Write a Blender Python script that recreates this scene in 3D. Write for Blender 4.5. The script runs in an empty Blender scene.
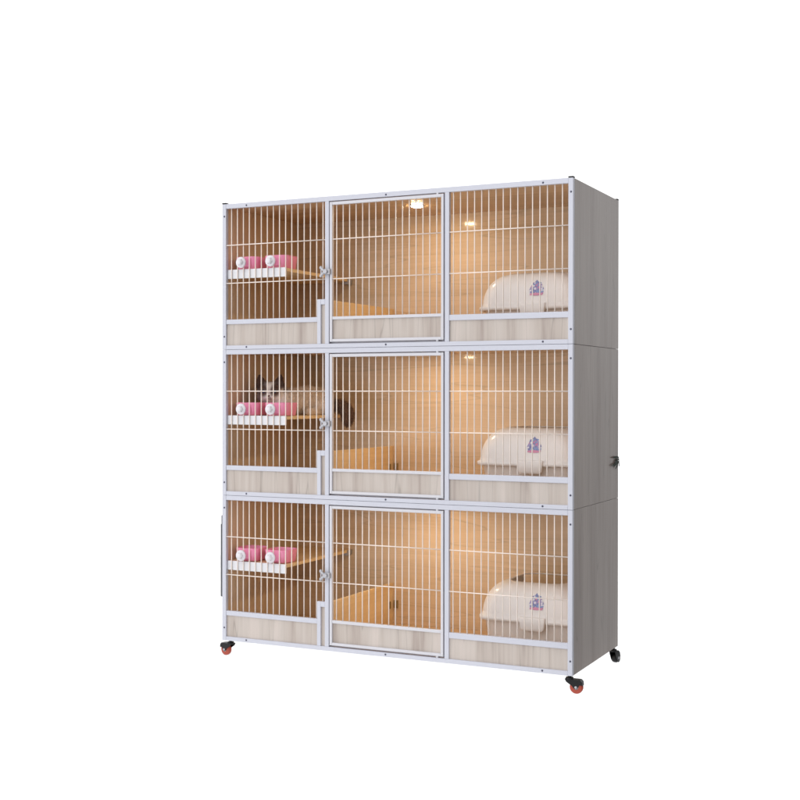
import bpy, bmesh, math, random
from mathutils import Vector, Matrix
random.seed(7)
PI = math.pi
scene = bpy.context.scene
COL = scene.collection
W, D, H, Z0 = 1.80, 0.7156, 0.7176, 0.080     # cage width, depth, tier height; caster height

# ------------------------------------------------------------------ materials
def new_mat(name):
    m = bpy.data.materials.new(name); m.use_nodes = True
    nt = m.node_tree; b = nt.nodes['Principled BSDF']
    return m, nt, b
def N(nt, typ, **kw):
    n = nt.nodes.new(typ)
    for k, v in kw.items():
        if k in n.inputs: n.inputs[k].default_value = v
        else: setattr(n, k, v)
    return n
def L(nt, a, ao, b, bi): nt.links.new(a.outputs[ao], b.inputs[bi])

def mat_plain(name, col, rough=.5, metal=0., spec=.5, var=.04, bump=.02, scale=60, coat=0.):
    m, nt, b = new_mat(name)
    tc = N(nt, 'ShaderNodeTexCoord'); nz = N(nt, 'ShaderNodeTexNoise', Scale=scale, Detail=4.)
    L(nt, tc, 'Object', nz, 'Vector')
    mr = N(nt, 'ShaderNodeMapRange'); mr.inputs['To Min'].default_value = 1 - var; mr.inputs['To Max'].default_value = 1 + var
    L(nt, nz, 'Fac', mr, 'Value')
    mx = N(nt, 'ShaderNodeVectorMath', operation='SCALE'); mx.inputs[0].default_value = col
    L(nt, mr, 'Result', mx, 'Scale'); L(nt, mx, 'Vector', b, 'Base Color')
    mr2 = N(nt, 'ShaderNodeMapRange'); mr2.inputs['To Min'].default_value = max(.02, rough - .06); mr2.inputs['To Max'].default_value = rough + .08
    L(nt, nz, 'Fac', mr2, 'Value'); L(nt, mr2, 'Result', b, 'Roughness')
    b.inputs['Metallic'].default_value = metal; b.inputs['Specular IOR Level'].default_value = spec
    b.inputs['Coat Weight'].default_value = coat
    if bump:
        bp = N(nt, 'ShaderNodeBump', Strength=bump, Distance=.002); L(nt, nz, 'Fac', bp, 'Height'); L(nt, bp, 'Normal', b, 'Normal')
    return m

def mat_wood(name, stops, axis, rough=.4, spec=.4, coat=0., fine=1., band=9., seam=0.):
    """laminate with grain running along axis (0 x, 1 y, 2 z)"""
    m, nt, b = new_mat(name)
    tc = N(nt, 'ShaderNodeTexCoord'); oi = N(nt, 'ShaderNodeObjectInfo')
    off = N(nt, 'ShaderNodeVectorMath', operation='MULTIPLY_ADD')
    off.inputs[1].default_value = (3.7, 5.1, 7.3)
    L(nt, oi, 'Location', off, 0); L(nt, tc, 'Object', off, 2)
    def stretched(s_along, s_across, detail, dist=0.):
        mp = N(nt, 'ShaderNodeMapping'); sc = [s_across] * 3; sc[axis] = s_along
        mp.inputs['Scale'].default_value = sc
        L(nt, off, 'Vector', mp, 'Vector')
        n = N(nt, 'ShaderNodeTexNoise', Scale=1., Detail=detail, Roughness=.55, Distortion=dist)
        L(nt, mp, 'Vector', n, 'Vector'); return n
    n1 = stretched(.7, band, 3., .3); n2 = stretched(2.2 * fine, 70. * fine, 5., .2); n3 = stretched(3., 28., 2., .6)
    a = N(nt, 'ShaderNodeMath', operation='MULTIPLY'); a.inputs[1].default_value = .55; L(nt, n1, 'Fac', a, 0)
    c = N(nt, 'ShaderNodeMath', operation='MULTIPLY_ADD'); c.inputs[1].default_value = .25; L(nt, n2, 'Fac', c, 0); L(nt, a, 'Value', c, 2)
    d = N(nt, 'ShaderNodeMath', operation='MULTIPLY_ADD'); d.inputs[1].default_value = .20; L(nt, n3, 'Fac', d, 0); L(nt, c, 'Value', d, 2)
    cr = N(nt, 'ShaderNodeValToRGB'); el = cr.color_ramp.elements
    el[0].position = .36; el[0].color = (*stops[0], 1); el[1].position = .62; el[1].color = (*stops[-1], 1)
    for i, s in enumerate(stops[1:-1]):
        e = el.new(.36 + .26 * (i + 1) / (len(stops) - 1)); e.color = (*s, 1)
    L(nt, d, 'Value', cr, 'Fac')
    out = cr
    if seam:   # thin dark streaks in the print
        n4 = stretched(.9, 16., 1., .1)
        t = N(nt, 'ShaderNodeMath', operation='SUBTRACT'); t.inputs[1].default_value = .5; L(nt, n4, 'Fac', t, 0)
        ab = N(nt, 'ShaderNodeMath', operation='ABSOLUTE'); L(nt, t, 'Value', ab, 0)
        mr = N(nt, 'ShaderNodeMapRange'); mr.inputs['From Max'].default_value = .012
        mr.inputs['To Min'].default_value = 1 - seam; mr.inputs['To Max'].default_value = 1.
        L(nt, ab, 'Value', mr, 'Value')
        vs = N(nt, 'ShaderNodeVectorMath', operation='SCALE'); L(nt, cr, 'Color', vs, 0); L(nt, mr, 'Result', vs, 'Scale')
        L(nt, vs, 'Vector', b, 'Base Color')
    else:
        L(nt, cr, 'Color', b, 'Base Color')
    b.inputs['Roughness'].default_value = rough; b.inputs['Specular IOR Level'].default_value = spec
    b.inputs['Coat Weight'].default_value = coat; b.inputs['Coat Roughness'].default_value = .10
    bp = N(nt, 'ShaderNodeBump', Strength=.06, Distance=.001); L(nt, n2, 'Fac', bp, 'Height'); L(nt, bp, 'Normal', b, 'Normal')
    return m

M = {}
M['frame'] = mat_plain('white_powder_coated_metal', (.535, .545, .615), .38, 0, .5, .02, .015, 200)
M['wire'] = mat_plain('white_coated_wire', (.80, .71, .65), .35, 0, .5, .02, .0)
M['door'] = mat_plain('warm_white_metal', (.58, .575, .615), .38, 0, .5, .02, .01, 200)
M['ply_out'] = mat_wood('pale_grey_oak_laminate', [(.35, .29, .26), (.455, .395, .355), (.50, .445, .405), (.55, .485, .445)], 2, .38, .35, 0., .8, 10., .22)
M['ply_side'] = mat_wood('grey_oak_side_shaded', [(.175, .130, .111), (.222, .175, .154), (.248, .201, .178), (.285, .233, .207)], 2, .36, .2, .22, .7, 9., .30)  # same laminate as the front; the side's dimmer light is darkened into its colour
M['ply_back'] = mat_wood('oak_laminate_back', [(.55, .39, .245), (.61, .445, .29), (.66, .485, .32), (.70, .525, .355)], 0, .45, .3, .42, 1., 7., .17)
M['ply_in'] = mat_wood('oak_laminate_inside', [(.64, .46, .32), (.70, .52, .365), (.74, .56, .40), (.78, .60, .435)], 2, .4, .35, .15, 1., 10., .1)
M['ply_x'] = mat_wood('oak_laminate_lengthways', [(.47, .31, .18), (.54, .37, .22), (.59, .41, .25), (.63, .45, .28)], 0, .4, .35, .2, 1., 10., .1)
M['ply_y'] = mat_wood('oak_board_depthways', [(.70, .50, .28), (.76, .56, .33), (.80, .60, .36), (.84, .64, .39)], 1, .45, .3, 0., 1., 10., .05)
M['fascia'] = mat_plain('white_plastic_strip', (.66, .66, .69), .35, 0, .5, .02, .01)
M['screw'] = mat_plain('dark_steel', (.10, .10, .14), .35, .8, .5, .05, .0)
M['black'] = mat_plain('black_plastic', (.008, .008, .009), .45, 0, .25, 0, .5, .1, .02)
M['dark'] = mat_plain('dark_grey_plastic', (.09, .09, .10), .5, 0, .4, .2, .02)
M['wheel'] = mat_plain('orange_red_rubber', (.36, .058, .032), .35, 0, .4, .1, .02)
M['steel'] = mat_plain('brushed_steel', (.42, .42, .45), .35, .4, .5, .05, .02)
M['brass'] = mat_plain('aged_brass', (.32, .22, .08), .4, .5, .5, .15, .05)
M['knob'] = mat_plain('white_knob_plastic', (.68, .66, .70), .28, 0, .5, .01, .0)
M['pink'] = mat_plain('pink_plastic', (.88, .30, .49), .3, 0, .5, .03, .0)

m, nt, b = new_mat('lit_lamp_lens')
b.inputs['Base Color'].default_value = (.9, .85, .75, 1)
b.inputs['Emission Color'].default_value = (1, .735, .425, 1); b.inputs['Emission Strength'].default_value = 290.
M['lens'] = m

m, nt, b = new_mat('milky_white_plastic')
b.inputs['Base Color'].default_value = (.97, .94, .925, 1); b.inputs['Roughness'].default_value = .22
tr = N(nt, 'ShaderNodeBsdfTranslucent'); tr.inputs['Color'].default_value = (.9, .84, .80, 1)
mix = N(nt, 'ShaderNodeMixShader'); mix.inputs[0].default_value = .24
out = nt.nodes['Material Output']
L(nt, b, 'BSDF', mix, 1); L(nt, tr, 'BSDF', mix, 2); L(nt, mix, 'Shader', out, 'Surface')
M['milky'] = m

m, nt, b = new_mat('printed_sticker')
tc = N(nt, 'ShaderNodeTexCoord'); vo = N(nt, 'ShaderNodeTexVoronoi', Scale=95.); L(nt, tc, 'Object', vo, 'Vector')
cr = N(nt, 'ShaderNodeValToRGB'); cr.color_ramp.interpolation = 'CONSTANT'; vo.inputs['Scale'].default_value = 120.
el = cr.color_ramp.elements; el[0].position = 0; el[0].color = (.20, .20, .40, 1); el[1].position = .3; el[1].color = (.70, .66, .72, 1)
for p_, c_ in ((.45, (.36, .30, .50, 1)), (.60, (.72, .68, .72, 1)), (.72, (.55, .20, .36, 1)), (.82, (.22, .30, .52, 1))):
    e = el.new(p_); e.color = c_
sp = N(nt, 'ShaderNodeSeparateColor'); L(nt, vo, 'Color', sp, 'Color'); L(nt, sp, 'Red', cr, 'Fac'); L(nt, cr, 'Color', b, 'Base Color')
M['sticker'] = m
M['sticker_pink'] = mat_plain('printed_pink', (.62, .25, .38), .4)
M['sticker_blue'] = mat_plain('printed_blue', (.16, .17, .42), .4)

# cat coat: colours come from a vertex colour layer painted with the coat's own markings
m, nt, b = new_mat('cat_coat')
at = N(nt, 'ShaderNodeVertexColor'); at.layer_name = 'coat'
nz = N(nt, 'ShaderNodeTexNoise', Scale=90., Detail=5.); tc = N(nt, 'ShaderNodeTexCoord')
mp = N(nt, 'ShaderNodeMapping'); mp.inputs['Scale'].default_value = (1, 1, .35); L(nt, tc, 'Object', mp, 'Vector'); L(nt, mp, 'Vector', nz, 'Vector')
mr = N(nt, 'ShaderNodeMapRange'); mr.inputs['To Min'].default_value = .82; mr.inputs['To Max'].default_value = 1.16; L(nt, nz, 'Fac', mr, 'Value')
vs = N(nt, 'ShaderNodeVectorMath', operation='SCALE'); L(nt, at, 'Color', vs, 0); L(nt, mr, 'Result', vs, 'Scale'); L(nt, vs, 'Vector', b, 'Base Color')
b.inputs['Roughness'].default_value = .85; b.inputs['Specular IOR Level'].default_value = .15
b.inputs['Sheen Weight'].default_value = .3
M['coat'] = m
M['eye'] = mat_plain('cat_eye', (.03, .05, .09), .08, 0, .8, .0, .0)
M['nose'] = mat_plain('cat_nose', (.16, .07, .06), .5, 0, .3, .1, .0)
m = mat_plain('dark_leaf', (.012, .022, .012), .6, 0, .15, .25, .05); M['leaf'] = m

# ------------------------------------------------------------------ mesh helpers
class MB:
    def __init__(s): s.bm = bmesh.new()
    def box(s, x0, x1, y0, y1, z0, z1, mi=0):
        v = [s.bm.verts.new((x, y, z)) for x in (x0, x1) for y in (y0, y1) for z in (z0, z1)]
        for q in ((0, 1, 3, 2), (4, 6, 7, 5), (0, 4, 5, 1), (2, 3, 7, 6), (0, 2, 6, 4), (1, 5, 7, 3)):
            f = s.bm.faces.new([v[i] for i in q]); f.material_index = mi
        return v
    def rings(s, rings, cap0=True, cap1=True, mi=0):
        vs = [[s.bm.verts.new(p) for p in r] for r in rings]; n = len(vs[0])
        for a, b in zip(vs, vs[1:]):
            for i in range(n):
                f = s.bm.faces.new((a[i], a[(i + 1) % n], b[(i + 1) % n], b[i])); f.material_index = mi; f.smooth = True
        if cap0: s.bm.faces.new(vs[0][::-1]).material_index = mi
        if cap1: s.bm.faces.new(vs[-1]).material_index = mi
        return vs
    def tube(s, p0, p1, r, n=8, r1=None, mi=0):
        p0, p1 = Vector(p0), Vector(p1); d = (p1 - p0).normalized()
        a = d.orthogonal().normalized(); b = d.cross(a)
        rr = [[p + (a * math.cos(2 * PI * i / n) + b * math.sin(2 * PI * i / n)) * q for i in range(n)] for p, q in ((p0, r), (p1, r if r1 is None else r1))]
        s.rings(rr, mi=mi)
    def lathe(s, prof, origin, axis, n=32, mi=0):
        """prof: (radius, distance along axis)"""
        o = Vector(origin); d = Vector(axis).normalized(); a = d.orthogonal().normalized(); b = d.cross(a)
        s.rings([[o + d * t + (a * math.cos(2 * PI * i / n) + b * math.sin(2 * PI * i / n)) * max(r, 1e-5) for i in range(n)] for r, t in prof], mi=mi)
    def sphere(s, c, r, sub=3, rot=None):
        mt = Matrix.Translation(c) @ (rot or Matrix.Identity(4)) @ Matrix.Diagonal((*(r if hasattr(r, '__len__') else (r, r, r)), 1))
        res = bmesh.ops.create_icosphere(s.bm, subdivisions=sub, radius=1, matrix=mt)
        for v in res['verts']:
            for f in v.link_faces: f.smooth = True
    def build(s, name, mats, parent=None, bevel=0., seg=2, loc=None, solid=0.):
        bmesh.ops.recalc_face_normals(s.bm, faces=s.bm.faces)
        me = bpy.data.meshes.new(name); s.bm.to_mesh(me); s.bm.free()
        for mm in (mats if isinstance(mats, (list, tuple)) else [mats]): me.materials.append(mm)
        o = bpy.data.objects.new(name, me); COL.objects.link(o)
        if parent: o.parent = parent
        if loc: o.location = loc
        if solid:
            q = o.modifiers.new('wall', 'SOLIDIFY'); q.thickness = solid; q.offset = -1
        if bevel:
            q = o.modifiers.new('edge', 'BEVEL'); q.width = bevel; q.segments = seg; q.limit_method = 'ANGLE'; q.angle_limit = math.radians(40)
        return o
def rrect(cx, cy, hx, hy, r, z, n=6):
    r = min(r, hx, hy); pts = []
    for (sx, sy, a0) in ((1, 1, 0), (-1, 1, 90), (-1, -1, 180), (1, -1, 270)):
        for i in range(n + 1):
            a = math.radians(a0 + 90 * i / n)
            pts.append((cx + sx * (hx - r) + r * math.cos(a), cy + sy * (hy - r) + r * math.sin(a), z))
    return pts
def tag(o, label=None, cat=None, group=None, kind=None):
    if label: o['label'] = label
    if cat: o['category'] = cat
    if group: o['group'] = group
    if kind: o['kind'] = kind
    return o
def empty(name, loc):
    o = bpy.data.objects.new(name, None); o.empty_display_size = .1; o.location = loc; COL.objects.link(o); return o
def copy_tree(o, parent=None):
    c = o.copy(); COL.objects.link(c)
    if parent: c.parent = parent
    for ch in list(o.children): copy_tree(ch, c)
    return c

# ------------------------------------------------------------------ one cage tier
T = .016                                           # board thickness
PX = [(.0, .022), (.5785, .600), (1.197, 1.2185), (1.778, 1.8)]     # front posts
ZR = (.0006, .0205, .694, .7170)                    # bottom rail / top rail
def wires(mb, xs, z0s, z1, x0, x1, hz=(.3265, .5135)):
    for x, z0 in zip(xs, z0s): mb.tube((x, .0095, z0), (x, .0095, z1), 0.0027, 8)
    for z in hz: mb.tube((x0, .0045, z), (x1, .0045, z), .0024, 8)
def make_cage():
    c = empty('cat_cage', (0, 0, Z0))
    f = MB()
    for x0, x1 in PX[:1] + PX[-1:]: f.box(x0, x1, 0, .022, ZR[0], ZR[3])
    for x0, x1 in PX[1:3]: f.box(x0, x1, .0005, .0215, ZR[1], ZR[2])
    f.box(.022, 1.778, .0005, .0215, ZR[0], ZR[1]); f.box(.022, 1.778, .0005, .0215, ZR[2], ZR[3])
    # door stop behind the gap round the door
    f.box(.6, .611, .0215, .026, ZR[1], ZR[2]); f.box(1.186, 1.197, .0215, .026, ZR[1], ZR[2])
    f.box(.611, 1.186, .0215, .026, ZR[1], ZR[1] + .012); f.box(.611, 1.186, .0215, .026, ZR[2] - .010, ZR[2])
    f.build('frame', M['frame'], c, .0016)
    # left bay: rail, litter panel, wires, narrow strip beside the door
    r = MB(); r.box(.022, .536, .002, .020, .125, .148); r.box(.536, .5555, .001, .0205, ZR[1], .232); r.box(.5555, .5785, .001, .0205, .207, .232)
    r.build('lower_rail', M['frame'], c, .0015)
    p = MB(); p.box(.022, .536, .009, .015, ZR[1], .125); p.build('lower_panel', M['ply_out'], c)
    p = MB(); p.box(.5555, .5785, .010, .015, ZR[1], .207); p.build('narrow_panel', M['ply_out'], c)
    g = MB(); xs = [.049 + .0343 * k for k in range(15)]
    xs.append(.5635)
    wires(g, xs, [.147 if x < .535 else .231 for x in xs], ZR[2] + .001, .021, .579)
    g.build('wire_grille', M['wire'], c)
    # right bay
    r = MB(); r.box(1.2185, 1.778, .002, .020, .115, .141); r.build('lower_rail', M['frame'], c, .0015)
    p = MB(); p.box(1.2185, 1.778, .009, .015, ZR[1], .115); p.build('lower_panel', M['ply_out'], c)
    g = MB(); xs = [1.236 + .0342 * k for k in range(16)]
    wires(g, xs, [.140] * 16, ZR[2] + .001, 1.218, 1.779); g.build('wire_grille', M['wire'], c)
    # door
    d = MB(); d.box(.605, .618, -.001, .018, .029, .689); d.box(1.179, 1.1915, -.001, .018, .029, .689)
    d.box(.618, 1.179, -.0007, .0177, .029, .042); d.box(.618, 1.179, -.0007, .0177, .675, .689); d.box(.618, 1.179, .0003, .0167, .134, .148)
    door = d.build('door', M['door'], c, .0015)
    p = MB(); p.box(.618, 1.179, .008, .013, .042, .134); p.build('lower_panel', M['ply_out'], door)
    g = MB(); xs = [.6375 + .0344 * k for k in range(16)]
    wires(g, xs, [.147] * 16, .6755, .6175, 1.1795); g.build('wire_grille', M['wire'], door)
    for z in (.0285, .6895):
        hg = MB(); hg.tube((1.160, .006, z - .008), (1.160, .006, z + .008), .0065, 12); hg.build('hinge_pin', M['door'], door)
    # latch with its two-lobed thumb piece
    q = MB(); q.box(.583, .612, -.015, -.0015, .347, .373)
    q.tube((.592, -.013, .360), (.592, -.024, .360), .010, 16)
    q.tube((.588, -.016, .360), (.568, -.016, .377), .0065, 10); q.tube((.588, -.016, .360), (.568, -.016, .343), .0065, 10)
    for z in (.379, .341): q.sphere((.566, -.016, z), (.008, .006, .009), 2)
    q.box(.5645, .5715, -.0185, -.0135, .344, .376)
    q.tube((.6, -.012, .36), (.6, .01, .36), .004, 8)
    q.build('latch', M['steel'], door, .002)
    # panels
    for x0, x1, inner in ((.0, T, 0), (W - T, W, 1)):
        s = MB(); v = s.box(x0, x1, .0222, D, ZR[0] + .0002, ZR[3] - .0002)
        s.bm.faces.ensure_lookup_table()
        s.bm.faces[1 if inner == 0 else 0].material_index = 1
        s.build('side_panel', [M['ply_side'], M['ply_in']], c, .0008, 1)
    s = MB(); s.box(T + .0005, W - T - .0005, D - T, D - .001, ZR[0] + .0002, ZR[3] - .0002); s.build('back_panel', M['ply_back'], c)
    s = MB(); s.box(T + .0005, W - T - .0005, .0265, D - T - .0005, .0035, .018); s.build('floor_panel', M['ply_x'], c)
    s = MB(); s.box(T + .0005, W - T - .0005, .0265, D - T - .0005, ZR[3] - .0135, ZR[3] - .0005); s.build('ceiling_panel', M['ply_x'], c)
    s = MB(); s.box(.584, .599, .0270, D - T - .001, .0185, .228); s.build('partition', M['ply_y'], c, .001)
    # shelf with its white front strip and its rear bracket
    s = MB(); s.box(T + .001, .352, .0215, D - T - .001, .376, .392); sh = s.build('shelf', M['ply_y'], c, .001)
    s = MB(); s.box(.0235, .357, .0135, .0210, .349, .394)
    s.build('front_strip', M['fascia'], sh, .001)
    s = MB(); s.box(.322, .356, D - T - .05, D - T - .001, .362, .3755); s.box(.352, .357, D - T - .05, D - T - .001, .3755, .39)
    s.build('shelf_bracket', M['steel'], sh, .001)
    # square catch plate on the back board beside the partition
    s = MB(); s.box(.606, .629, D - T - .008, D - T - .0005, .098, .138); s.tube((.618, D - T - .014, .118), (.618, D - T - .004, .118), .005, 12)
    s.build('catch_plate', M['brass'], c, .001)
    s = MB(); s.box(.5994, .603, D - T - .050, D - T - .034, .098, .135); s.build('catch_plate', M['brass'], c, .001)
    # ceiling lamp
    s = MB(); s.lathe([(.0, 0), (.036, 0), (.036, -.0025), (.031, -.0035), (.0, -.0035)], (.892, .36, ZR[3] - .0137), (0, 0, 1))
    lamp = s.build('ceiling_lamp', M['frame'], c)
    s = MB(); s.lathe([(.028, 0), (.027, -.003), (.0, -.0045)], (.892, .36, ZR[3] - .0137 - .0037), (0, 0, 1)); s.build('lamp_lens', M['lens'], lamp)
    # screws
    pts = [(.140, .0120), (.900, .0120), (1.663, .0120), (.0125, .656), (.0125, .064), (1.790, .656), (1.790, .064)]
    for x, z in pts:
        s = MB(); y = .0005 if .02 < x < 1.77 else 0
        s.lathe([(.0045, .001), (.0045, -.0008), (.003, -.0022), (.0, -.0025)], (x, y, z), (0, 1, 0), 14); s.build('screw', M['screw'], c)
    return c
cage = make_cage()                                   # bottom tier
cages = [cage]
for k in (1, 2):
    o = copy_tree(cage); o.location = (0, 0, Z0 + H * k); cages.append(o)
G = 'stacked three-bay cat cages'
tag(cages[0], 'bottom tier of the cage stack, standing on black and orange casters', 'cat cage', G)
tag(cages[1], 'middle tier of the cage stack, with the cat lying on its shelf', 'cat cage', G)
tag(cages[2], 'top tier of the cage stack, with small black caps on its corners', 'cat cage', G)
for x in (.140, .900, 1.663):                        # the topmost rail has its own screws
    s = MB(); s.lathe([(.0045, .001), (.0045, -.0008), (.003, -.0022), (.0, -.0025)], (x, .0005, .704), (0, 1, 0), 14); s.build('screw', M['screw'], cages[2])
for x0, x1 in PX[:1] + PX[-1:]:
    for y0 in (0, D - .022):
        s = MB(); s.box(x0 - .001, x1 + .001, y0 - .001, y0 + .023, ZR[3] + .0005, ZR[3] + .0065); s.build('corner_cap', M['black'], cages[2], .0015)
# dark strip of unknown purpose on the far side of the bottom tier
s = MB(); s.box(-.0115, -.0005, .002, .030, .215, .575); s.box(-.0075, -.0005, .002, .030, .575, .618); s.build('side_strip', M['dark'], cages[0], .003)

# casters
def caster(x, y, ang, parent, cover=False):
    ca, sa = math.cos(ang), math.sin(ang)
    def P(u, v, z): return (x + u * ca - v * sa, y + u * sa + v * ca, z - Z0)
    f = MB()
    f.tube(P(0, 0, .0815), P(0, 0, .066), .0075, 14)
    f.lathe([(.0, .012), (.016, .012), (.018, .006), (.018, 0), (.0, 0)], P(0, 0, .058), (0, 0, 1), 20)
    prof = [(-.018, .064), (.050, .062), (.058, .054), (.060, .040), (.046, .040), (.036, .022), (.025, .022), (.012, .036), (-.012, .052)]
    if cover: prof = [(-.014, .066), (.030, .060), (.046, .048), (.052, .032), (.050, .014), (.040, .004), (.028, .003), (.010, .020), (-.006, .046)]
    for v0, v1 in ((-.0165, -.0135), (.0135, .0165)):
        a = [f.bm.verts.new(P(u, v0, z)) for u, z in prof]; b = [f.bm.verts.new(P(u, v1, z)) for u, z in prof]; n = len(a)
        f.bm.faces.new(a); f.bm.faces.new(b[::-1])
        for i in range(n): f.bm.faces.new((a[i], a[(i + 1) % n], b[(i + 1) % n], b[i]))
    top = prof[:4]
    for (u0, z0), (u1, z1) in zip(top, top[1:]):
        q = [P(u0, -.0135, z0), P(u1, -.0135, z1), P(u1, .0135, z1), P(u0, .0135, z0)]
        q2 = [P(u0, -.0135, z0 - .003), P(u1, -.0135, z1 - .003), P(u1, .0135, z1 - .003), P(u0, .0135, z0 - .003)]
        f.rings([q, q2])
    o = f.build('caster', M['black'], parent, .0008)
    s = MB(); ax = Vector((-sa, ca, 0)); c0 = Vector(P(.031, 0, .0295))
    R = .024 if cover else .0295; c0.z = R - Z0
    s.lathe([(.010, -.0115), (R - .005, -.0115), (R - .0012, -.009), (R, -.004), (R, .004), (R - .0012, .009), (R - .005, .0115), (.010, .0115)], c0, ax, 32)
    s.build('wheel', M['black' if cover else 'wheel'], o)
    s = MB(); s.lathe([(.0, -.0175), (.006, -.0175), (.006, -.0125), (.0105, -.0125), (.0105, .0125), (.006, .0125), (.006, .0175), (.0, .0175)], c0, ax, 16)
    s.build('axle', M['steel'], o)
caster(1.778, .030, math.radians(4), cages[0])
caster(.030, .030, math.radians(166), cages[0])
caster(1.786, D - .030, math.radians(84), cages[0], True)
caster(.030, D - .035, math.radians(130), cages[0])

# ------------------------------------------------------------------ feeding bowls
def make_bowl():
    b = MB()
    hx, hy = .065, .068
    cy = .098
    R = [rrect(0, cy, hx * s_, hy * s_, r_, z) for s_, r_, z in
         ((.86, .026, .0), (.90, .028, .003), (.97, .032, .040), (1.0, .034, .058), (1.0, .034, .0625), (.93, .030, .0625), (.90, .028, .055), (.80, .024, .012), (.70, .02, .009))]
    b.rings(R)
    b.box(-.034, .034, .0275, .0325, .012, .054)
    o = b.build('feeding_bowl', M['pink'], None, .001)
    k = MB(); k.lathe([(.0, -.0245), (.008, -.024), (.0135, -.021), (.0145, -.012), (.020, -.0105), (.0265, -.0085), (.0275, -.005), (.0265, -.001), (.0, -.001)], (0, 0, .031), (0, 1, 0), 36)
    for i in range(6):
        a = i * PI / 3; k.tube((.0145 * math.cos(a), -.020, .031 + .0145 * math.sin(a)), (.0145 * math.cos(a), -.008, .031 + .0145 * math.sin(a)), .0022, 8)
    k.tube((0, -.002, .031), (0, .030, .031), .005, 12)
    k.build('mounting_knob', M['knob'], o)
    return o
bowl0 = make_bowl(); first = True
tn = ['bottom', 'middle', 'top']
for k in range(3):
    for j, x in enumerate((.112, .280)):
        o = bowl0 if first else copy_tree(bowl0); first = False
        o.location = (x, 0, Z0 + H * k + .3945)
        lab = ('pink feeding bowl with white knob in the %s cage, nearest the outer post' % tn[k]) if j == 0 else ('pink feeding bowl with white knob in the %s cage, nearest the door' % tn[k])
        tag(o, lab, 'bowl', 'pink bowls screwed to the wires above the shelves')

# ------------------------------------------------------------------ litter boxes
BX, BY, HXB, HYB = 1.508, .435, .262, .222
def make_litter():
    e = empty('litter_box', (BX, BY, 0))
    t = MB(); t.rings([rrect(0, 0, HXB - i, HYB - i, r, z, 8) for i, r, z in
                       ((.055, .05, .0), (.050, .055, .004), (.036, .06, .06), (.022, .07, .155), (.018, .07, .165))], True, False)
    t.build('tray', M['milky'], e, solid=.003)
    u = MB(); rg = [rrect(0, 0, HXB - .012, HYB - .012, .07, .150, 10), rrect(0, 0, HXB, HYB, .075, .152, 10), rrect(0, 0, HXB + .001, HYB + .001, .075, .168, 10), rrect(0, 0, HXB - .010, HYB - .008, .075, .174, 10)]
    for i in range(1, 15):
        a = i / 14 * PI * .47
        ix = .010 + .108 * (1 - math.cos(a)); yf = .008 + .085 * (1 - math.cos(a)); yb = .008 + .03 * (1 - math.cos(a))
        y0, y1 = -HYB + yf, HYB - yb
        rg.append(rrect(0, (y0 + y1) / 2, HXB - ix, (y1 - y0) / 2, .085, .174 + .150 * math.sin(a), 10))
    # rolled rim
    y0 += .006; rg.append(rrect(0, (y0 + y1) / 2, HXB - ix - .008, (y1 - y0) / 2 - .004, .08, .3265, 10))
    y0 += .006; rg.append(rrect(0, (y0 + y1) / 2, HXB - ix - .014, (y1 - y0) / 2 - .008, .075, .322, 10))
    u.rings(rg, False, False)
    kill = [q for q in u.bm.faces if q.calc_center_median().y > .10 and .19 < q.calc_center_median().z < .3205 and abs(q.calc_center_median().x) < .17]
    bmesh.ops.delete(u.bm, geom=kill, context='FACES')
    u.build('hood', M['milky'], e, solid=.003)
    c = MB()
    c.rings([rrect(.022, -HYB - .002, .062, .006, .006, .180), rrect(.022, -HYB - .003, .062, .007, .006, .172), rrect(.022, -HYB - .004, .058, .007, .006, .130), rrect(.022, -HYB - .002, .048, .005, .005, .119)])
    c.build('clip', M['milky'], e, .001)
    # printed emblem that follows the hood's front
    def surf(z, off=.0012):
        a = math.asin(min(.98, (z - .174) / .150)); return -HYB + .008 + .085 * (1 - math.cos(a)) - off
    def patch(name, outline, mat, off):
        s = MB(); cz = sum(p[1] for p in outline) / len(outline); cx = sum(p[0] for p in outline) / len(outline)
        rs = []
        for q in (1, .66, .33):
            rs.append([s.bm.verts.new((cx + (x - cx) * q, surf(cz + (z - cz) * q, off), cz + (z - cz) * q)) for x, z in outline])
        n = len(outline)
        for a_, b_ in zip(rs, rs[1:]):
            for i in range(n): s.bm.faces.new((a_[i], a_[(i + 1) % n], b_[(i + 1) % n], b_[i]))
        s.bm.faces.new(rs[-1])
        return s, name, mat
    ex, ez = .036, .218
    bell = [(ex + x, ez + z) for x, z in ((-.034, .0), (-.036, .022), (-.028, .040), (-.024, .056), (-.012, .060), (-.004, .070), (.004, .061), (.018, .058), (.026, .044), (.035, .026), (.034, .002), (.016, -.004), (-.016, -.004))]
    s, _, _ = patch('emblem', bell, None, .0012); em = s.build('emblem', M['sticker'], e)
    s, _, _ = patch('b', [(ex - .030, ez - .002), (ex - .030, ez + .006), (ex, ez + .009), (ex + .030, ez + .006), (ex + .030, ez - .002), (ex, ez - .004)], None, .0030)
    s.build('emblem_base', M['sticker_pink'], em)
    return e
lb = make_litter()
for k, dx, lab in ((0, .012, 'milky white litter box standing in the bottom cage, its open rim showing'),
                   (1, 0., 'milky white litter box standing in the middle cage'),
                   (2, .010, 'milky white litter box standing in the top cage, below the lamp glare')):
    o = lb if k == 0 else copy_tree(lb)
    o.location = (BX + dx, BY, Z0 + H * k + .0185)
    tag(o, lab, 'litter box', 'milky litter boxes in the wide end bays')

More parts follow.
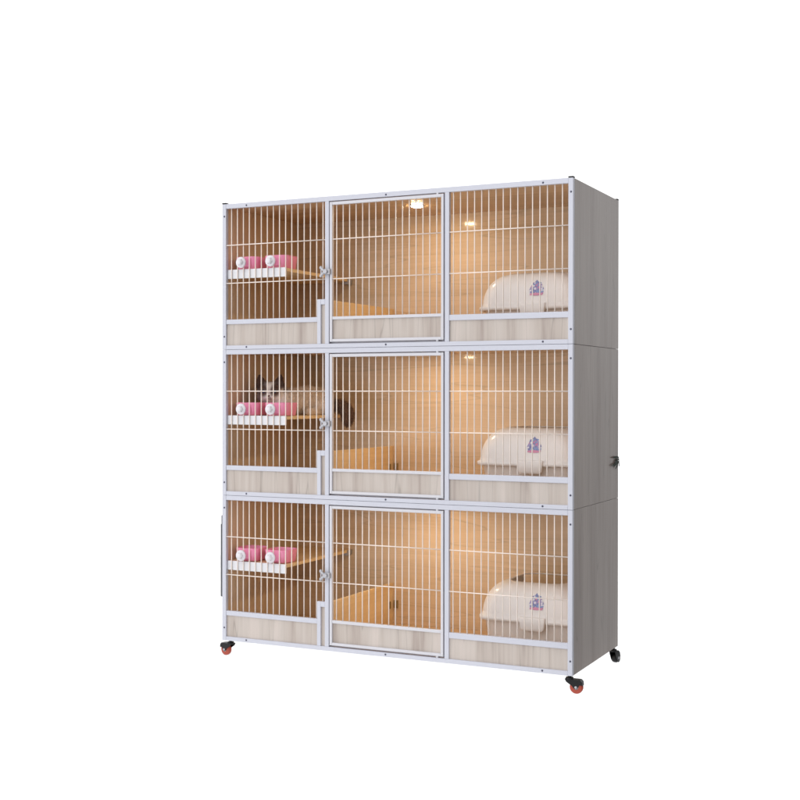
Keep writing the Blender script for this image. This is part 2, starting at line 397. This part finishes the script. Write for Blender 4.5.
# ------------------------------------------------------------------ the cat
CZ = Z0 + H + .3925
def make_cat():
    e = empty('cat', (.22, .36, CZ)); o0 = Vector((.22, .36, 0))
    def V(x, y, z): return Vector((x, y, z)) - o0
    b = MB()
    def chain(pts, n=7):
        for (p, r), (q, s_) in zip(pts, pts[1:]):
            for i in range(n + 1):
                t = i / n; b.sphere(V(*p).lerp(V(*q), t), r + (s_ - r) * t, 2)
    chain([((.292, .475, .068), .068), ((.25, .41, .076), .073), ((.20, .33, .070), .066), ((.165, .275, .078), .056), ((.148, .240, .105), .042)])
    b.sphere(V(.318, .440, .045), (.055, .065, .045), 3)           # haunch
    b.sphere(V(.175, .262, .062), (.056, .050, .055), 3)           # chest ruff
    # forelegs stretched forward and hind paw
    chain([((.185, .250, .030), .026), ((.178, .200, .018), .018), ((.182, .176, .015), .017)], 5)
    chain([((.135, .255, .030), .026), ((.128, .205, .018), .018), ((.128, .178, .015), .017)], 5)
    chain([((.325, .420, .022), .024), ((.310, .350, .016), .017), ((.305, .325, .015), .017)], 5)
    # tail hanging over the shelf's edge
    chain([((.318, .515, .050), .030), ((.375, .510, .050), .026), ((.420, .488, .038), .028), ((.444, .476, .008), .031), ((.450, .470, -.022), .024), ((.450, .468, -.045), .012)], 6)
    # head frame: f forward, s its right, up
    hc = V(.138, .225, .113); S = 1.27; f = Vector((.42, -.90, -.06)).normalized(); s = Vector((-f.y, f.x, 0)).normalized(); up = s.cross(f).normalized()
    if up.z < 0: up = -up
    Rm = Matrix((s, f, up)).transposed().to_4x4() @ Matrix.Diagonal((S, S, S, 1))
    def Hh(a, c, d): return hc + (s * a + f * c + up * d) * S
    b.sphere(hc, (.050, .046, .044), 3, Rm)
    b.sphere(Hh(.026, .012, -.014), (.026, .024, .022), 3, Rm); b.sphere(Hh(-.026, .012, -.014), (.026, .024, .022), 3, Rm)
    b.sphere(Hh(.010, .040, -.014), (.0135, .012, .011), 3, Rm); b.sphere(Hh(-.010, .040, -.014), (.0135, .012, .011), 3, Rm)
    b.sphere(Hh(0, .038, -.024), (.012, .010, .008), 3, Rm); b.sphere(Hh(0, .036, .000), (.009, .014, .014), 3, Rm)
    for sd in (-1, 1):
        base = Hh(sd * .031, -.002, .026); tip = Hh(sd * .043, .000, .069)
        for i in range(12):
            t = i / 11; b.sphere(base.lerp(tip, t), Vector((.023 * (1 - t) ** .7 + .004, .011 * (1 - t) + .003, .014 * (1 - t) + .005)), 2, Rm)
    tmp = b.build('body', M['coat'], e)
    rm = tmp.modifiers.new('r', 'REMESH'); rm.mode = 'VOXEL'; rm.voxel_size = .0042; rm.use_smooth_shade = True
    sm = tmp.modifiers.new('s', 'SMOOTH'); sm.factor = .5; sm.iterations = 4
    bpy.context.view_layer.update()
    dg = bpy.context.evaluated_depsgraph_get()
    me = bpy.data.meshes.new_from_object(tmp.evaluated_get(dg)); tmp.modifiers.clear(); tmp.data = me
    me.name = 'cat_body'
    cream = Vector((.86, .73, .61)); white = Vector((.90, .84, .82)); brown = Vector((.085, .045, .032)); tan = Vector((.72, .56, .43))
    def sms(a, c, x):
        t = min(1, max(0, (x - a) / (c - a))); return t * t * (3 - 2 * t)
    def colour(p):
        d = (p - hc) / S; a, c, u = d.dot(s), d.dot(f), d.dot(up)
        w = p + o0
        col = cream.lerp(tan, sms(.06, .14, w.z) * .75)
        col = col.lerp(tan, .5 * sms(.36, .48, w.y))
        col = col.lerp(white, sms(.30, .22, w.y) * sms(.13, .07, w.z))
        if d.length < .075 or (u > 0 and d.length < .11):
            h = white.copy()
            h = h.lerp(brown, sms(.005, -.02, c) * .55)
            for sd in (-1, 1):                       # dark mask round each eye, running up to the ear
                m_ = sms(.025, .012, math.hypot((a - sd * .024) * .9, (u - .010) * .8)); h = h.lerp(brown, m_ * .92)
                m_ = sms(.016, .024, sd * a) * sms(.014, .030, u); h = h.lerp(brown, m_ * .8)
            h = h.lerp(brown, sms(-.026, -.038, a) * .9)
            h = h.lerp(brown, sms(.008, .014, abs(a)) * sms(.012, .022, u) * .75)
            h = h.lerp(brown, sms(.038, .052, u) * .95)
            h = h.lerp(brown * 1.8, sms(.010, .005, math.hypot(a - .004, u + .020)) * .7)
            k_ = sms(.085, .06, d.length) if u <= 0.02 else 1
            col = col.lerp(h, k_)
        col = col.lerp(Vector((.17, .095, .062)), sms(.335, .375, w.x) * sms(.40, .44, w.y))
        return (max(0, col.x), max(0, col.y), max(0, col.z), 1)
    def paint(mesh):
        ca = mesh.color_attributes.new('coat', 'FLOAT_COLOR', 'POINT')
        for i, v in enumerate(mesh.vertices): ca.data[i].color = colour(v.co)
        mesh.color_attributes.active_color = ca
    paint(me)
    # short and long guard hairs as fine tapered tufts
    fur = bmesh.new(); lay = []
    polys = list(me.polygons); rnd = random.Random(3)
    vs = me.vertices
    for p in polys:
        c = p.center; nrm = p.normal
        d = (c - hc) / S; w = c + o0
        face = d.dot(f) > .012 and d.length < .06
        tail = w.x > .35
        if face and rnd.random() < .55: continue
        for _ in range(1 if face else 2):
            ln = (.004 if face else (.020 if tail else .011)) * rnd.uniform(.6, 1.25)
            if d.length < .075 and not face: ln *= .6
            if d.dot(up) > .04 and d.length < .11: ln *= .5
            flow = Vector((.25, .45, -.45)); dirv = (nrm * .30 + flow * .45 + Vector((rnd.uniform(-.35, .35),) * 1 + (rnd.uniform(-.35, .35), rnd.uniform(-.35, .35)))).normalized()
            if w.z + dirv.z * ln < .002 and w.x < .35: continue
            sd = dirv.orthogonal().normalized(); sd.rotate(Matrix.Rotation(rnd.uniform(0, 6.28), 3, dirv))
            o = c + Vector((rnd.uniform(-.002, .002), rnd.uniform(-.002, .002), rnd.uniform(-.002, .002)))
            a_, b_, t_ = o - sd * .0009, o + sd * .0009, o + dirv * ln
            q = [fur.verts.new(x) for x in (a_, b_, t_)]; fur.faces.new(q)
    fm = bpy.data.meshes.new('cat_fur'); fur.to_mesh(fm); fur.free(); fm.materials.append(M['coat']); paint(fm)
    fo = bpy.data.objects.new('fur', fm); COL.objects.link(fo); fo.parent = e
    for sd in (-1, 1):
        q = MB(); q.sphere(Hh(sd * .0215, .0385, .007), (.0085, .006, .0085), 3, Rm); q.build('eye', M['eye'], e)
    q = MB(); q.sphere(Hh(0, .0505, -.009), (.005, .0035, .0035), 2, Rm); q.build('nose', M['nose'], e)
    return e
tag(make_cat(), 'long-haired cream and brown cat lying on the shelf behind pink bowls', 'cat')

# ------------------------------------------------------------------ leaves showing at the rear edge of the side panel
def leaves():
    b = MB(); rnd = random.Random(2)
    base = Vector((0, 0, 0))
    for (dy, dz, ln, wd) in ((-1., .10, .12, .011), (-1., -.02, .13, .008), (-1., -.22, .125, .008), (-.8, -.36, .07, .013), (-1., .02, .07, .010), (-1., -.13, .10, .007)):
        d = Vector((.03, dy, dz)).normalized(); sd = Vector((0, -d.z, d.y)).normalized(); n = 7; L_, R_ = [], []
        st = base + Vector((0, rnd.uniform(-.005, .005), rnd.uniform(-.012, .014)))
        for i in range(n + 1):
            t = i / n; w_ = wd * math.sin(PI * min(1, t * .92 + .06)) ** .8; c = st + d * ln * t + Vector((.002 * math.sin(PI * t), 0, -.008 * t * t))
            L_.append(b.bm.verts.new(c - sd * w_ * .5)); R_.append(b.bm.verts.new(c + sd * w_ * .5))
        for i in range(n): b.bm.faces.new((L_[i], L_[i + 1], R_[i + 1], R_[i]))
    b.tube(base + Vector((-.001, .012, -.03)), base + Vector((0, 0, .01)), .002, 6)
    o = b.build('leaf_sprig', M['leaf'], None, solid=.0006); o.location = (W + .003, D - .002, Z0 + .90)
    return tag(o, 'small sprig of narrow dark leaves at the rear edge of the right side panel', 'leaves')
leaves()

# ------------------------------------------------------------------ floor: translucent sheet, made up so the world beneath keeps it shadowless white
m, nt, b = new_mat('white_translucent_floor')
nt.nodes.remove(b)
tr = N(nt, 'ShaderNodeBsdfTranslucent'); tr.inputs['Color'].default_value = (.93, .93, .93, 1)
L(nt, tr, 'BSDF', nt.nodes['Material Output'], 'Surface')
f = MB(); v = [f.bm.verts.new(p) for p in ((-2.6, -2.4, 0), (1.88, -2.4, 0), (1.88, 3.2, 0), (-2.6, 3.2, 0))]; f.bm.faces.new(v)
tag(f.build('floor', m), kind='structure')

# ------------------------------------------------------------------ surroundings: invented white world, dimmed rightwards and boosted in front and below for the lighting
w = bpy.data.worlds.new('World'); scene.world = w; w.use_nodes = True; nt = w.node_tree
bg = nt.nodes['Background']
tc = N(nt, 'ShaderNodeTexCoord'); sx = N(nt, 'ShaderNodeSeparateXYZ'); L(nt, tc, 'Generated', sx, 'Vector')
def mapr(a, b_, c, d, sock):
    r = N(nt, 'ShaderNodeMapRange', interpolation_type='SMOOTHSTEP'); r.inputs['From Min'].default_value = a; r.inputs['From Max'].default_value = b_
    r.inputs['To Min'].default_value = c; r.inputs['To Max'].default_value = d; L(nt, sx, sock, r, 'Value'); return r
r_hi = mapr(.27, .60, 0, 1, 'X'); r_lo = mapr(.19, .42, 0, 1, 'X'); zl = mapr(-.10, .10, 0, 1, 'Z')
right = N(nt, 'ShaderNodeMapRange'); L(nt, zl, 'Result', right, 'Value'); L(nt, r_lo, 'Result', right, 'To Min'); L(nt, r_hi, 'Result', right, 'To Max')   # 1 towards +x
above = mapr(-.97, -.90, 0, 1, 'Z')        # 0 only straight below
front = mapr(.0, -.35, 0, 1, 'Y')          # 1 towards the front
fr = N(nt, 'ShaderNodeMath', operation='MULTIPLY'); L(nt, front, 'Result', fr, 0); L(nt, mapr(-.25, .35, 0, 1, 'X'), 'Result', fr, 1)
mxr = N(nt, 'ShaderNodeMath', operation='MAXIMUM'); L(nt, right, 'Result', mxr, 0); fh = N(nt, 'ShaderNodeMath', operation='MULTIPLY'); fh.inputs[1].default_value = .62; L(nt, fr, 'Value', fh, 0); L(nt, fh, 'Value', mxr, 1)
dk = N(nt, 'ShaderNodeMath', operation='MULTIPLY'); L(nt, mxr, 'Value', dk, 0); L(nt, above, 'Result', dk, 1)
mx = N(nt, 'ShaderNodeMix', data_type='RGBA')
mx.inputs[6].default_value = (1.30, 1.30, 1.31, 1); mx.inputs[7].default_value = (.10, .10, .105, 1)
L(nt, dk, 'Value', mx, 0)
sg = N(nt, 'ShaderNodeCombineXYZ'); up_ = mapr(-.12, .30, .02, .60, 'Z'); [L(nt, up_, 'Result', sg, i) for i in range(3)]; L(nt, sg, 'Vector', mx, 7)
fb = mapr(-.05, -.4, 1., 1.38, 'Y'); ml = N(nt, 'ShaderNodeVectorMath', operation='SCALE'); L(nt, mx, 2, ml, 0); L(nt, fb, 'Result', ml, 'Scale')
dn = N(nt, 'ShaderNodeMix', data_type='RGBA'); L(nt, above, 'Result', dn, 0); dn.inputs[6].default_value = (3.2, 3.2, 3.2, 1); L(nt, ml, 'Vector', dn, 7)  # extra brightness added straight below, to shine through the floor sheet
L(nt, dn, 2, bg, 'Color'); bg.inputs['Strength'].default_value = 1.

# ------------------------------------------------------------------ camera
cd = bpy.data.cameras.new('camera'); cam = bpy.data.objects.new('camera', cd); COL.objects.link(cam); scene.camera = cam
cam.location = (3.4392, -5.1394, 1.223 + Z0)
yaw, pit, roll = .4473, -.0057, .0010
fw = Vector((-math.sin(yaw) * math.cos(pit), math.cos(yaw) * math.cos(pit), math.sin(pit))); rt = Vector((math.cos(yaw), math.sin(yaw), 0)); up = rt.cross(fw)
r2 = rt * math.cos(roll) + up * math.sin(roll); u2 = -rt * math.sin(roll) + up * math.cos(roll)
cam.rotation_euler = Matrix((r2, u2, -fw)).transposed().to_euler()
cd.sensor_width = 36; cd.lens = 36 * 1239.65 / 800; cd.clip_start = .05; cd.clip_end = 200

scene.render.engine = 'CYCLES'
try:
    scene.cycles.use_denoising = True; scene.cycles.denoiser = 'OPENIMAGEDENOISE'
    scene.cycles.max_bounces = 10; scene.cycles.caustics_reflective = False; scene.cycles.caustics_refractive = False
    scene.cycles.sample_clamp_indirect = 6
except Exception: pass
vs_ = scene.view_settings; vs_.view_transform = 'Standard'; vs_.look = 'None'; vs_.exposure = 0; vs_.gamma = 1
